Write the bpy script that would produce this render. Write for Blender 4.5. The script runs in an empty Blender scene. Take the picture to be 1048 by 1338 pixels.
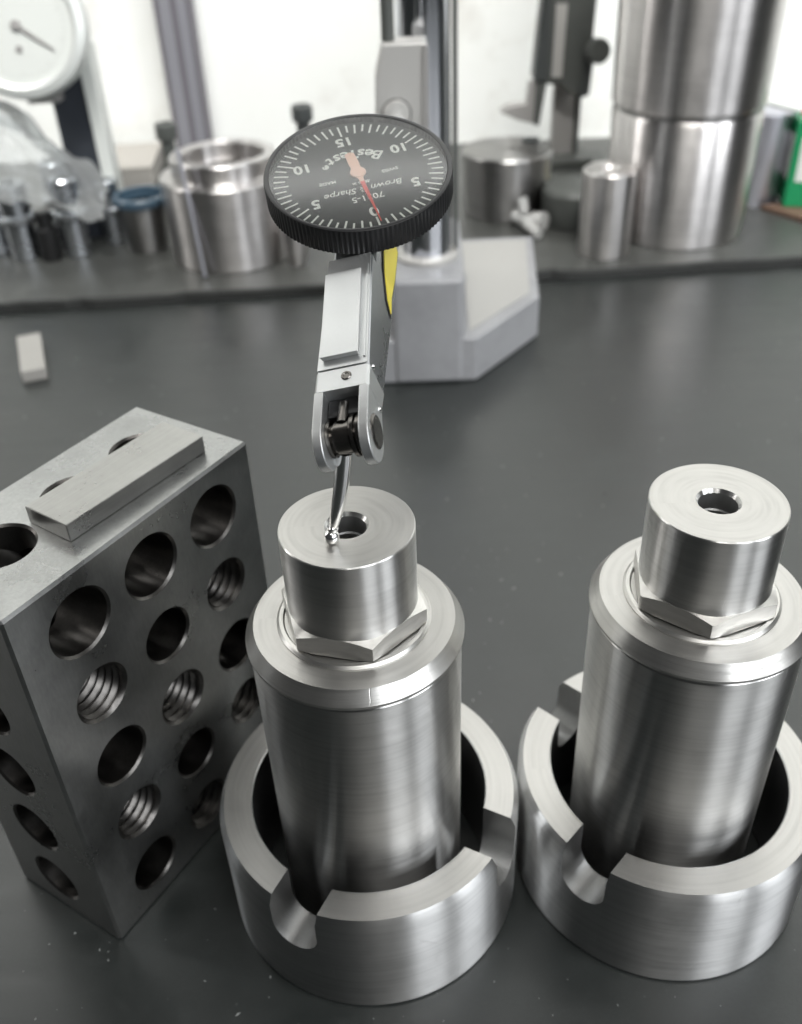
import bpy, bmesh, math, random
from mathutils import Vector, Matrix, noise
random.seed(4)
S = 0.001                      # all shapes are written in millimetres, the scene is in metres
PI = math.pi
R = math.radians
scene = bpy.context.scene
COL = scene.collection

# ------------------------------------------------------------------ camera
cam_d = bpy.data.cameras.new('camera')
cam = bpy.data.objects.new('camera', cam_d); COL.objects.link(cam)
th, ro = R(35.36), R(-2.45)
fw = Vector((0, math.cos(th), -math.sin(th))); rt = Vector((1, 0, 0)); up = rt.cross(fw)
cr = math.cos(ro)*rt + math.sin(ro)*up; cu = -math.sin(ro)*rt + math.cos(ro)*up
M3 = Matrix((cr, cu, -fw)).transposed()
cam.matrix_world = Matrix.Translation((0, 0, 159.06*S)) @ M3.to_4x4()
cam_d.sensor_fit = 'HORIZONTAL'; cam_d.sensor_width = 22.0
cam_d.lens = 22.0*1233.55/1048
cam_d.shift_y = -20.62/1048
cam_d.clip_start = 0.005; cam_d.clip_end = 50
cam_d.dof.use_dof = True; cam_d.dof.focus_distance = 0.128; cam_d.dof.aperture_fstop = cam_d.lens/1.4
scene.camera = cam

# ------------------------------------------------------------------ room light and added lamps
world = bpy.data.worlds.new('World'); scene.world = world; world.use_nodes = True
bg = world.node_tree.nodes['Background']
bg.inputs[0].default_value = (0.93, 0.97, 1.0, 1); bg.inputs[1].default_value = 0.035
scene.view_settings.view_transform = 'Standard'; scene.view_settings.look = 'None'
scene.view_settings.exposure = 0.0; scene.view_settings.gamma = 1.0

def area(name, loc, target, sx, sy, power, color=(1, 1, 1), spread=180):
    l = bpy.data.lights.new(name, 'AREA'); l.shape = 'RECTANGLE'; l.size = sx; l.size_y = sy
    l.energy = power; l.color = color; l.spread = R(spread)
    o = bpy.data.objects.new(name, l); COL.objects.link(o); o.location = loc
    o.rotation_euler = (Vector(target)-Vector(loc)).to_track_quat('-Z', 'Y').to_euler()
    return o
area('added_wall_light', (0.05, -0.6, 1.6), (0.05, 0.58, 0.28), 1.5, 0.12, 4.2, (1.0, 0.99, 0.96), 37)  # added lamp, unseen; narrow beam brightens the wall alone
area('window_light', (1.02, -0.42, 0.66), (0.0, 0.15, 0.05), 0.42, 0.6, 8.0, (0.94, 0.97, 1.0))
area('window_light', (0.62, -0.86, 0.66), (0.0, 0.15, 0.05), 0.42, 0.6, 6.5, (0.94, 0.97, 1.0))
area('added_glare_light', (-0.02, 0.555, 0.76), (-0.02, 0.25, 0.28), 1.3, 0.05, 1.15, (1.0, 1.0, 0.98))  # added lamp, unseen; gives the dial crystal its glare
area('added_dial_light', (0.35, -0.35, 1.5), (0.0, 0.2, 0.0), 0.9, 0.12, 7.5, (1.0, 0.99, 0.96))  # unseen overhead strip, added to light the dial print
area('far_window_light', (-1.15, 0.42, 0.62), (0.0, 0.15, 0.05), 0.10, 0.8, 3.5, (1.0, 0.98, 0.95))

# ------------------------------------------------------------------ materials
def mat(name, base=(0.5, 0.5, 0.5), rough=0.4, metal=0.0, spec=None, **kw):
    m = bpy.data.materials.new(name); m.use_nodes = True
    b = m.node_tree.nodes['Principled BSDF']
    b.inputs['Base Color'].default_value = (*base, 1); b.inputs['Roughness'].default_value = rough
    b.inputs['Metallic'].default_value = metal
    if spec is not None: b.inputs['Specular IOR Level'].default_value = spec
    for k, v in kw.items(): b.inputs[k.replace('_', ' ')].default_value = v
    return m
def nd(m, t, **kw):
    n = m.node_tree.nodes.new(t)
    for k, v in kw.items(): setattr(n, k, v)
    return n
def lk(m, a, b): m.node_tree.links.new(a, b)
def ramp(m, src, p0, v0, p1, v1):
    n = nd(m, 'ShaderNodeMapRange'); n.inputs[1].default_value = p0; n.inputs[2].default_value = p1
    n.inputs[3].default_value = v0; n.inputs[4].default_value = v1; lk(m, src, n.inputs[0]); return n.outputs[0]
def colramp(m, src, stops):
    n = nd(m, 'ShaderNodeValToRGB'); e = n.color_ramp.elements
    while len(e) < len(stops): e.new(0.5)
    for k, (p, c) in enumerate(stops): e[k].position = p; e[k].color = (*c, 1)
    lk(m, src, n.inputs[0]); return n.outputs[0]
def objco(m, scale=(1, 1, 1)):
    t = nd(m, 'ShaderNodeTexCoord'); mp = nd(m, 'ShaderNodeMapping'); mp.inputs['Scale'].default_value = scale
    lk(m, t.outputs['Object'], mp.inputs[0]); return mp.outputs[0]
def noise_tex(m, co, scale, detail=4, rough=0.5):
    n = nd(m, 'ShaderNodeTexNoise'); n.inputs['Scale'].default_value = scale; n.inputs['Detail'].default_value = detail
    n.inputs['Roughness'].default_value = rough; lk(m, co, n.inputs['Vector']); return n.outputs[0]
def bump(m, h, dist, strength=1.0):
    b = nd(m, 'ShaderNodeBump'); b.inputs['Distance'].default_value = dist; b.inputs['Strength'].default_value = strength
    lk(m, h, b.inputs['Height']); lk(m, b.outputs[0], m.node_tree.nodes['Principled BSDF'].inputs['Normal'])

def turned(name, base, rough, aniso, grain=0.25, tone=0.12, stain=0.0):
    """steel turned on a lathe: fine circular tool marks and a highlight drawn out across them"""
    m = mat(name, base, rough, 1.0)
    b = m.node_tree.nodes['Principled BSDF']
    b.inputs['Anisotropic'].default_value = aniso; b.inputs['Anisotropic Rotation'].default_value = 0.25
    t = nd(m, 'ShaderNodeTangent', direction_type='RADIAL', axis='Z'); lk(m, t.outputs[0], b.inputs['Tangent'])
    tc = nd(m, 'ShaderNodeTexCoord'); sx = nd(m, 'ShaderNodeSeparateXYZ'); lk(m, tc.outputs['Object'], sx.inputs[0])
    x2 = nd(m, 'ShaderNodeMath', operation='MULTIPLY'); lk(m, sx.outputs[0], x2.inputs[0]); lk(m, sx.outputs[0], x2.inputs[1])
    y2 = nd(m, 'ShaderNodeMath', operation='MULTIPLY_ADD'); lk(m, sx.outputs[1], y2.inputs[0]); lk(m, sx.outputs[1], y2.inputs[1]); lk(m, x2.outputs[0], y2.inputs[2])
    rr = nd(m, 'ShaderNodeMath', operation='SQRT'); lk(m, y2.outputs[0], rr.inputs[0])
    cb = nd(m, 'ShaderNodeCombineXYZ'); lk(m, rr.outputs[0], cb.inputs[0]); lk(m, sx.outputs[2], cb.inputs[1])
    an = nd(m, 'ShaderNodeMath', operation='ARCTAN2'); lk(m, sx.outputs[1], an.inputs[0]); lk(m, sx.outputs[0], an.inputs[1])
    am = nd(m, 'ShaderNodeMath', operation='MULTIPLY_ADD'); lk(m, an.outputs[0], am.inputs[0]); am.inputs[1].default_value = 0.0007
    oi = nd(m, 'ShaderNodeObjectInfo'); lk(m, oi.outputs['Random'], am.inputs[2])
    lk(m, am.outputs[0], cb.inputs[2])
    g = noise_tex(m, cb.outputs[0], 3500, 2, 0.6)
    g2 = noise_tex(m, cb.outputs[0], 700, 3, 0.6)
    off = nd(m, 'ShaderNodeVectorMath', operation='ADD'); lk(m, objco(m), off.inputs[0]); lk(m, oi.outputs['Random'], off.inputs[1])
    blot = noise_tex(m, off.outputs[0], 95, 5, 0.65)
    # sparse scratches: the thin contour of a stretched noise
    rot = nd(m, 'ShaderNodeMapping'); rot.inputs['Rotation'].default_value = (0.5, 0.9, 0.4); rot.inputs['Scale'].default_value = (1, 0.12, 1); lk(m, off.outputs[0], rot.inputs[0])
    sn = noise_tex(m, rot.outputs[0], 110, 1, 0.4)
    sa = nd(m, 'ShaderNodeMath', operation='SUBTRACT'); lk(m, sn, sa.inputs[0]); sa.inputs[1].default_value = 0.5
    sb_ = nd(m, 'ShaderNodeMath', operation='ABSOLUTE'); lk(m, sa.outputs[0], sb_.inputs[0])
    sc_ = ramp(m, sb_.outputs[0], 0.0, 1.0, 0.004, 0.0)
    gate = ramp(m, noise_tex(m, off.outputs[0], 160, 1, 0.5), 0.60, 0.0, 0.66, 1.0)
    scr = nd(m, 'ShaderNodeMath', operation='MULTIPLY'); lk(m, sc_, scr.inputs[0]); lk(m, gate, scr.inputs[1])
    lines = noise_tex(m, cb.outputs[0], 1500, 1, 0.5)
    add = nd(m, 'ShaderNodeMath', operation='ADD'); lk(m, g, add.inputs[0]); lk(m, lines, add.inputs[1])
    ad4 = nd(m, 'ShaderNodeMath', operation='MULTIPLY_ADD'); lk(m, scr.outputs[0], ad4.inputs[0]); ad4.inputs[1].default_value = -1.2; lk(m, add.outputs[0], ad4.inputs[2])
    bump(m, ad4.outputs[0], 0.000028*grain/0.25, 0.7)
    # roughness varies with the tool marks and with finger marks
    ad2 = nd(m, 'ShaderNodeMath', operation='MULTIPLY_ADD'); lk(m, g2, ad2.inputs[0]); ad2.inputs[1].default_value = 0.6; lk(m, blot, ad2.inputs[2])
    lk(m, ramp(m, ad2.outputs[0], 0.5, rough-0.03, 1.1, rough+0.04), b.inputs['Roughness'])
    ad3 = nd(m, 'ShaderNodeMath', operation='MULTIPLY_ADD'); lk(m, lines, ad3.inputs[0]); ad3.inputs[1].default_value = 0.55
    hb = nd(m, 'ShaderNodeMath', operation='MULTIPLY'); lk(m, blot, hb.inputs[0]); hb.inputs[1].default_value = 0.45; lk(m, hb.outputs[0], ad3.inputs[2])
    tone = max(tone, 0.085)
    d = tuple(c*(1-tone*1.5) for c in base); w = tuple(min(1, c*(1+tone)) for c in base)
    c1 = colramp(m, ad3.outputs[0], [(0.30, d), (0.5, base), (0.75, w)])
    lk(m, c1, b.inputs['Base Color'])
    return m
STEEL = turned('turned_steel', (0.64, 0.635, 0.62), 0.31, 1.0, 0.12, 0.05)
STEEL_FACE = turned('faced_steel', (0.62, 0.61, 0.585), 0.36, 0.5, 0.25, 0.08)
STEEL_END = turned('faced_end_steel', (0.53, 0.52, 0.50), 0.40, 0.15, 0.12, 0.085)
STEEL_RING = turned('ring_steel', (0.64, 0.64, 0.635), 0.32, 1.0, 0.15, 0.06)
STEEL_FAR = turned('far_steel', (0.62, 0.60, 0.59), 0.3, 0.93, 0.1, 0.08)
STEEL_DULL = turned('dull_dark_steel', (0.33, 0.325, 0.32), 0.32, 0.9, 0.1, 0.1)

def ground(name, base, rough, scale=(1, 1, 1), tone=0.15, speck=True, metal=1.0, bumpd=0.00001):
    """ground steel: directional grinding lines, faint stains"""
    m = mat(name, base, rough, metal); b = m.node_tree.nodes['Principled BSDF']
    g = noise_tex(m, objco(m, scale), 2200, 2, 0.6)
    bl = noise_tex(m, objco(m), 60, 6, 0.68)
    ad = nd(m, 'ShaderNodeMath', operation='MULTIPLY_ADD'); lk(m, g, ad.inputs[0]); ad.inputs[1].default_value = 0.35; lk(m, bl, ad.inputs[2])
    d = tuple(c*(1-tone) for c in base); w = tuple(min(1, c*(1+tone)) for c in base)
    lk(m, colramp(m, ad.outputs[0], [(0.4, d), (0.68, base), (0.95, w)]), b.inputs['Base Color'])
    lk(m, ramp(m, bl, 0.3, rough-0.07, 0.7, rough+0.1), b.inputs['Roughness'])
    bump(m, g, bumpd, 0.5)
    return m
BLOCK = ground('ground_block_steel', (0.38, 0.385, 0.38), 0.30, (1, 1, 0.2), 0.25)
BORE = ground('shaded_hole_steel', (0.10, 0.095, 0.09), 0.32, (1, 1, 1), 0.35)  # hole walls darkened: the shade inside the holes is in the colour
GAUGEBLK = ground('lapped_gauge_steel', (0.37, 0.368, 0.355), 0.31, (0.05, 1, 1), 0.2)
BORESTEEL = ground('shaded_ring_bore', (0.13, 0.13, 0.13), 0.45, (1, 1, 0.1), 0.3)  # rougher ring bore, its inner shade put into the dark colour
SLOTSTEEL = ground('milled_slot_steel', (0.40, 0.40, 0.395), 0.42, (1, 1, 0.15), 0.15)
FITMET = ground('worn_plated_steel', (0.50, 0.52, 0.55), 0.24, (1, 1, 1), 0.3)
CLEARISH = mat('milky_plastic', (0.42, 0.42, 0.41), 0.3)
STYLUS = mat('bright_stylus_steel', (0.86, 0.86, 0.85), 0.2, 1.0)
SATIN = ground('satin_chrome', (0.66, 0.67, 0.67), 0.42, (1, 1, 1), 0.04)
SIDE = ground('shaded_satin_side', (0.42, 0.43, 0.45), 0.3, (1, 1, 1), 0.06)  # darker than the cover; the side's dark reflection is in the colour
POLISH = mat('polished_chrome', (0.82, 0.82, 0.82), 0.08, 1.0)
COLCHROME = mat('column_chrome', (0.80, 0.81, 0.85), 0.10, 1.0)
BLACKMETAL = mat('black_oxide', (0.035, 0.035, 0.036), 0.32, 0.6)
DARKSTEEL = mat('dark_hardened_steel', (0.16, 0.15, 0.14), 0.25, 1.0)
BEZEL = mat('black_bezel', (0.012, 0.012, 0.013), 0.33, 0.0, 0.5)
DIALFACE = mat('dial_black', (0.028, 0.033, 0.032), 0.5)
PRINT = mat('white_print', (0.90, 0.92, 0.88), 0.6)
NEEDLE = mat('needle_red', (0.80, 0.08, 0.06), 0.45)
NEEDLEPALE = mat('needle_salmon', (0.90, 0.62, 0.50), 0.5)
YELLOW = mat('yellow_enamel', (0.72, 0.60, 0.06), 0.45)
BASEPAINT = mat('lavender_grey_enamel', (0.30, 0.303, 0.315), 0.45)
_h = noise_tex(BASEPAINT, objco(BASEPAINT), 900, 3, 0.6); bump(BASEPAINT, _h, 0.00015, 0.6)
_w = noise_tex(BASEPAINT, objco(BASEPAINT), 40, 5, 0.7)
lk(BASEPAINT, colramp(BASEPAINT, _w, [(0.35, (0.25, 0.252, 0.262)), (0.6, (0.31, 0.313, 0.325))]), BASEPAINT.node_tree.nodes['Principled BSDF'].inputs['Base Color'])
BASETOP = mat('machined_base_top', (0.36, 0.355, 0.34), 0.5)
DARKPAINT = mat('dark_grey_paint', (0.075, 0.08, 0.075), 0.5)
GREYPAINT = mat('mid_grey_metal', (0.34, 0.33, 0.32), 0.45, 0.3)
BRACKET = mat('bracket_steel', (0.52, 0.51, 0.49), 0.5, 0.5)
WHITEPL = mat('white_plastic', (0.66, 0.68, 0.65), 0.35)
GAUGERIM = mat('silver_grey_rim', (0.62, 0.64, 0.62), 0.35, 0.2)
BLACKPL = mat('black_plastic', (0.05, 0.055, 0.055), 0.45)
NAVY = mat('navy_black_post', (0.035, 0.04, 0.05), 0.4)
LAV = mat('anodised_profile', (0.30, 0.30, 0.33), 0.4, 0.3)
LAVD = mat('profile_dark_lip', (0.16, 0.15, 0.17), 0.5, 0.2)  # darker grey for the profile's lips and front groove
BLUE = mat('blue_plastic', (0.05, 0.085, 0.12), 0.25)
GREEN = mat('green_plastic', (0.01, 0.24, 0.09), 0.4)
BROWN = mat('brown_wood', (0.16, 0.10, 0.07), 0.6)
CARD = mat('grey_cardboard', (0.40, 0.38, 0.35), 0.8)
REDM = mat('red_cap', (0.75, 0.06, 0.05), 0.35)
LILAC = ground('lilac_aluminium', (0.66, 0.66, 0.72), 0.4, (1, 1, 1), 0.05)
PALE = mat('pale_ceramic', (0.34, 0.33, 0.31), 0.45)
DUST = mat('dust_white', (0.28, 0.29, 0.28), 0.8)
YTAG = mat('yellow_tag', (0.75, 0.62, 0.15), 0.5)

# plastic film and glass: real thin transparent sheets
def clear(name, tint, gloss_mix, rough, haze=0.0):
    m = bpy.data.materials.new(name); m.use_nodes = True; nt = m.node_tree
    nt.nodes.remove(nt.nodes['Principled BSDF']); out = nt.nodes['Material Output']
    tr = nd(m, 'ShaderNodeBsdfTransparent'); tr.inputs[0].default_value = (*tint, 1)
    gl = nd(m, 'ShaderNodeBsdfGlossy'); gl.inputs['Roughness'].default_value = rough
    fr = nd(m, 'ShaderNodeFresnel'); fr.inputs[0].default_value = gloss_mix
    mx = nd(m, 'ShaderNodeMixShader'); lk(m, fr.outputs[0], mx.inputs[0]); lk(m, tr.outputs[0], mx.inputs[1]); lk(m, gl.outputs[0], mx.inputs[2])
    last = mx.outputs[0]
    if haze:
        df = nd(m, 'ShaderNodeBsdfTranslucent'); df.inputs[0].default_value = (0.85, 0.86, 0.86, 1)
        d2 = nd(m, 'ShaderNodeBsdfDiffuse'); d2.inputs[0].default_value = (0.8, 0.82, 0.82, 1)
        md = nd(m, 'ShaderNodeMixShader'); lk(m, df.outputs[0], md.inputs[1]); lk(m, d2.outputs[0], md.inputs[2])
        m2 = nd(m, 'ShaderNodeMixShader'); m2.inputs[0].default_value = haze; lk(m, last, m2.inputs[1]); lk(m, md.outputs[0], m2.inputs[2]); last = m2.outputs[0]
    lk(m, last, out.inputs[0]); return m
CRYSTAL = clear('clear_crystal', (0.97, 0.98, 0.97), 1.8, 0.2)
FILM = clear('plastic_film', (0.93, 0.95, 0.95), 1.4, 0.2, 0.34)

def granite(name, base, r0, r1):
    m = mat(name, base, 0.36, 0.0, 0.85); b = m.node_tree.nodes['Principled BSDF']
    co = objco(m)
    big = noise_tex(m, co, 9, 5, 0.6); mid = noise_tex(m, co, 55, 5, 0.7); fine = noise_tex(m, co, 1700, 2, 0.7)
    ad = nd(m, 'ShaderNodeMath', operation='MULTIPLY_ADD'); lk(m, fine, ad.inputs[0]); ad.inputs[1].default_value = 0.5; lk(m, mid, ad.inputs[2])
    d = tuple(c*0.75 for c in base); w = tuple(c*1.5 for c in base)
    lk(m, colramp(m, ad.outputs[0], [(0.5, d), (0.78, base), (1.0, w)]), b.inputs['Base Color'])
    rub = noise_tex(m, objco(m, (1.0, 7.0, 1.0)), 28, 6, 0.75)
    m0 = nd(m, 'ShaderNodeMath', operation='MULTIPLY_ADD'); lk(m, rub, m0.inputs[0]); m0.inputs[1].default_value = 0.7; lk(m, mid, m0.inputs[2])
    m1 = nd(m, 'ShaderNodeMath', operation='MULTIPLY_ADD'); lk(m, big, m1.inputs[0]); m1.inputs[1].default_value = 1.0; lk(m, m0.outputs[0], m1.inputs[2])
    s = nd(m, 'ShaderNodeMath', operation='SUBTRACT'); lk(m, m1.outputs[0], s.inputs[0]); s.inputs[1].default_value = 0.35
    lk(m, ramp(m, s.outputs[0], 0.7, r0, 1.3, r1), b.inputs['Roughness'])
    vo = nd(m, 'ShaderNodeTexVoronoi'); vo.inputs['Scale'].default_value = 260; lk(m, co, vo.inputs['Vector'])
    sp = ramp(m, vo.outputs['Distance'], 0.03, 1.0, 0.09, 0.0)
    gate = ramp(m, noise_tex(m, co, 30, 3), 0.55, 0.0, 0.62, 0.5)
    mg = nd(m, 'ShaderNodeMath', operation='MULTIPLY'); lk(m, sp, mg.inputs[0]); lk(m, gate, mg.inputs[1])
    mxc = nd(m, 'ShaderNodeMix', data_type='RGBA'); lk(m, mg.outputs[0], mxc.inputs[0])
    src = b.inputs['Base Color'].links[0].from_socket; lk(m, src, mxc.inputs[6]); mxc.inputs[7].default_value = (0.16, 0.17, 0.16, 1)
    lk(m, mxc.outputs[2], b.inputs['Base Color'])
    bump(m, fine, 0.00003, 0.35)
    return m
TABLE = granite('black_granite', (0.016, 0.019, 0.018), 0.27, 0.45)
TABLE2 = granite('grey_rear_slab', (0.055, 0.057, 0.053), 0.34, 0.5)
SLABEDGE = mat('slab_edge', (0.02, 0.021, 0.02), 0.7)
WALL = mat('white_plaster', (0.86, 0.87, 0.85), 0.8)
_b = WALL.node_tree.nodes['Principled BSDF']
_n = noise_tex(WALL, objco(WALL), 7, 6, 0.65)
lk(WALL, colramp(WALL, _n, [(0.30, (0.62, 0.60, 0.56)), (0.45, (0.84, 0.85, 0.82)), (0.7, (0.88, 0.89, 0.88))]), _b.inputs['Base Color'])

# ------------------------------------------------------------------ mesh helpers
def sharp(bm, ang=32):
    for f in bm.faces: f.smooth = True
    for e in bm.edges:
        if len(e.link_faces) == 2 and e.calc_face_angle(0) > R(ang): e.smooth = False
def obj(name, bm, m, parent=None, smooth=True, bevel=0.0, recalc=True):
    if recalc: bmesh.ops.recalc_face_normals(bm, faces=bm.faces)
    if smooth: sharp(bm)
    for v in bm.verts: v.co *= S
    me = bpy.data.meshes.new(name); bm.to_mesh(me); bm.free()
    o = bpy.data.objects.new(name, me); COL.objects.link(o)
    for mm in (m if isinstance(m, (list, tuple)) else [m]): me.materials.append(mm)
    if parent: o.parent = parent
    if bevel:
        b = o.modifiers.new('bevel', 'BEVEL'); b.width = bevel*S; b.segments = 2; b.limit_method = 'ANGLE'; b.angle_limit = R(35)
        b.harden_normals = True
    return o
def tag(o, label, cat, group=None, kind=None):
    if label: o['label'] = label
    if cat: o['category'] = cat
    if group: o['group'] = group
    if kind: o['kind'] = kind
    return o
def place(o, loc, rotz=0): o.location = Vector(loc)*S; o.rotation_euler = (0, 0, rotz); return o
def thing(name, label, cat, loc, rotz=0, group=None, matrix=None):
    o = bpy.data.objects.new(name, None); COL.objects.link(o); o.empty_display_size = 0.01
    if matrix is not None:
        mm = matrix.copy(); mm.translation = mm.translation*S; o.matrix_world = mm
    else: place(o, loc, rotz)
    return tag(o, label, cat, group)
def lathe(bm, prof, n=96, x=0, y=0, closed=False, M=None):
    rings = []
    for r, z in prof:
        if r < 1e-6: vs = [bm.verts.new((x, y, z))]
        else: vs = [bm.verts.new((x+r*math.cos(2*PI*k/n), y+r*math.sin(2*PI*k/n), z)) for k in range(n)]
        if M is not None:
            for v in vs: v.co = M @ v.co
        rings.append(vs)
    pairs = list(zip(rings, rings[1:]))
    if closed: pairs.append((rings[-1], rings[0]))
    for a, b in pairs:
        for k in range(n):
            j = (k+1) % n
            if len(a) == 1 and len(b) == 1: break
            if len(a) == 1: bm.faces.new((a[0], b[j], b[k]))
            elif len(b) == 1: bm.faces.new((a[k], a[j], b[0]))
            else: bm.faces.new((a[k], a[j], b[j], b[k]))
def box(bm, c, s, M=None):
    r = bmesh.ops.create_cube(bm, size=1)
    for v in r['verts']:
        v.co = Vector((v.co.x*s[0]+c[0], v.co.y*s[1]+c[1], v.co.z*s[2]+c[2]))
        if M is not None: v.co = M @ v.co
    return r['verts']
def prism(bm, pts, z0, z1, M=None):
    a = [bm.verts.new((x, y, z0)) for x, y in pts]; b = [bm.verts.new((x, y, z1)) for x, y in pts]
    n = len(pts)
    bm.faces.new(a[::-1]); bm.faces.new(b)
    for k in range(n): bm.faces.new((a[k], a[(k+1) % n], b[(k+1) % n], b[k]))
    if M is not None:
        for v in a+b: v.co = M @ v.co
def tube(bm, pts, rad, n=16, cap=True):
    """tapered tube through points (rad: list)"""
    pts = [Vector(q) for q in pts]; rings = []
    for i, q in enumerate(pts):
        d = (pts[min(i+1, len(pts)-1)]-pts[max(i-1, 0)]).normalized()
        a = d.orthogonal().normalized() if i == 0 else (rings_a - d*rings_a.dot(d)).normalized()
        rings_a = a; b = d.cross(a)
        rings.append([bm.verts.new(q+rad[i]*(math.cos(2*PI*k/n)*a+math.sin(2*PI*k/n)*b)) for k in range(n)])
    for A, B in zip(rings, rings[1:]):
        for k in range(n): bm.faces.new((A[k], A[(k+1) % n], B[(k+1) % n], B[k]))
    if cap: bm.faces.new(rings[0][::-1]); bm.faces.new(rings[-1])
def axisM(o, d, xhint=None):
    """matrix taking local z to direction d at point o"""
    d = Vector(d).normalized(); x = Vector(xhint) if xhint is not None else d.orthogonal(); x = (x-d*x.dot(d)).normalized(); y = d.cross(x)
    M = Matrix((x, y, d)).transposed().to_4x4(); M.translation = Vector(o); return M
def cut(o, cutters):
    for c in cutters:
        md = o.modifiers.new('cut', 'BOOLEAN'); md.operation = 'DIFFERENCE'; md.object = c; md.solver = 'EXACT'
        try: md.material_mode = 'TRANSFER'
        except Exception: pass
    bpy.context.view_layer.update()
    dg = bpy.context.evaluated_depsgraph_get()
    me = bpy.data.meshes.new_from_object(o.evaluated_get(dg))
    old = o.data; o.modifiers.clear(); o.data = me; bpy.data.meshes.remove(old)
    for c in cutters: bpy.data.objects.remove(c)
    bm = bmesh.new(); bm.from_mesh(me); sharp(bm, 28); bm.to_mesh(me); bm.free()

# ================================================================== SETTING
bm = bmesh.new()
box(bm, (0, -80, -30), (1600, 900, 60))
# the joint with the rear slab runs slightly askew: built from the measured line
for v in bm.verts:
    if v.co.y > 0: v.co.y = 373 + v.co.x*0.04
t = obj('granite_plate', bm, TABLE, None, False); t['kind'] = 'structure'
bm = bmesh.new()
N = 260; lo = []; hi = []; top = []; bk = []
for k in range(N+1):
    x = -800+1600*k/N; j = noise.noise(Vector((x*0.06, 1.3, 0)))*1.6 + noise.noise(Vector((x*0.3, 4.3, 0)))*0.7
    if 62 < x < 72 or -133 < x < -126: j += 5*abs(noise.noise(Vector((x*0.5, 9, 0))))+1.5
    y = 374.2 + x*0.04 + j
    lo.append(bm.verts.new((x, y-0.3, 0.0))); hi.append(bm.verts.new((x, y, 3.4+0.2*j))); top.append(bm.verts.new((x, y+1.2, 4.0))); bk.append(bm.verts.new((x, 600, 4.0)))
for k in range(N):
    for A, B, mi in ((lo, hi, 1), (hi, top, 1), (top, bk, 0)):
        f = bm.faces.new((A[k], A[k+1], B[k+1], B[k])); f.material_index = mi
for A in (lo,): pass
z = [bm.verts.new((sx, yy, -60)) for sx, yy in ((-800, 600), (800, 600))]
bm.faces.new([bk[0], bk[-1], z[1], z[0]])
t = obj('rear_slab', bm, [TABLE2, SLABEDGE], None, False); t['kind'] = 'structure'
bm = bmesh.new(); box(bm, (0, 608, 700), (3200, 60, 1700)); t = obj('wall', bm, WALL, None, False); t['kind'] = 'structure'

# dust and swarf specks lying on the granite
bm = bmesh.new()
for k in range(900):
    y = random.uniform(45, 360); x = random.uniform(-1, 1)*(40+y*0.5); s = random.choice((0.07, 0.08, 0.1, 0.13, 0.2))*(1 if y < 180 else 1.2)
    a = random.random()*PI; l = s*random.uniform(1, 2.6)
    pts = [(x+l*q*math.cos(a+w), y+l*q*math.sin(a+w)) for q, w in ((1, 0), (s/l, PI/2.2), (0.9, PI), (s/l*.8, -PI/2))]
    prism(bm, pts, 0.004, 0.004+s*0.35)
t = obj('dust', bm, DUST, None, False); t['kind'] = 'stuff'; t['label'] = 'pale dust and tiny chips scattered on the black granite plate'

# ================================================================== ARBOR + SLOTTED RING
def hexnut(bm, ap, z0, z1, rin, rot, n=144):
    tops = []; bots = []; ro_ = []; mid = []
    for k in range(n):
        a = 2*PI*k/n; d = (a-rot) % (PI/3)
        r = ap/math.cos(d-PI/6) if True else ap
        zt = min(z1, z1-(r-(ap+0.12))*math.tan(R(29))); zb = z0+max(0, (r-(ap+0.5)))*0.35
        c, s_ = math.cos(a), math.sin(a)
        tops.append(bm.verts.new((r*c, r*s_, zt))); bots.append(bm.verts.new((r*c, r*s_, zb)))
        ro_.append(bm.verts.new((rin*c, rin*s_, z1+0.05))); mid.append(bm.verts.new((rin*c, rin*s_, z0)))
    for k in range(n):
        j = (k+1) % n
        for A, B in ((mid, bots), (bots, tops), (tops, ro_)): bm.faces.new((A[k], A[j], B[j], B[k]))
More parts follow.
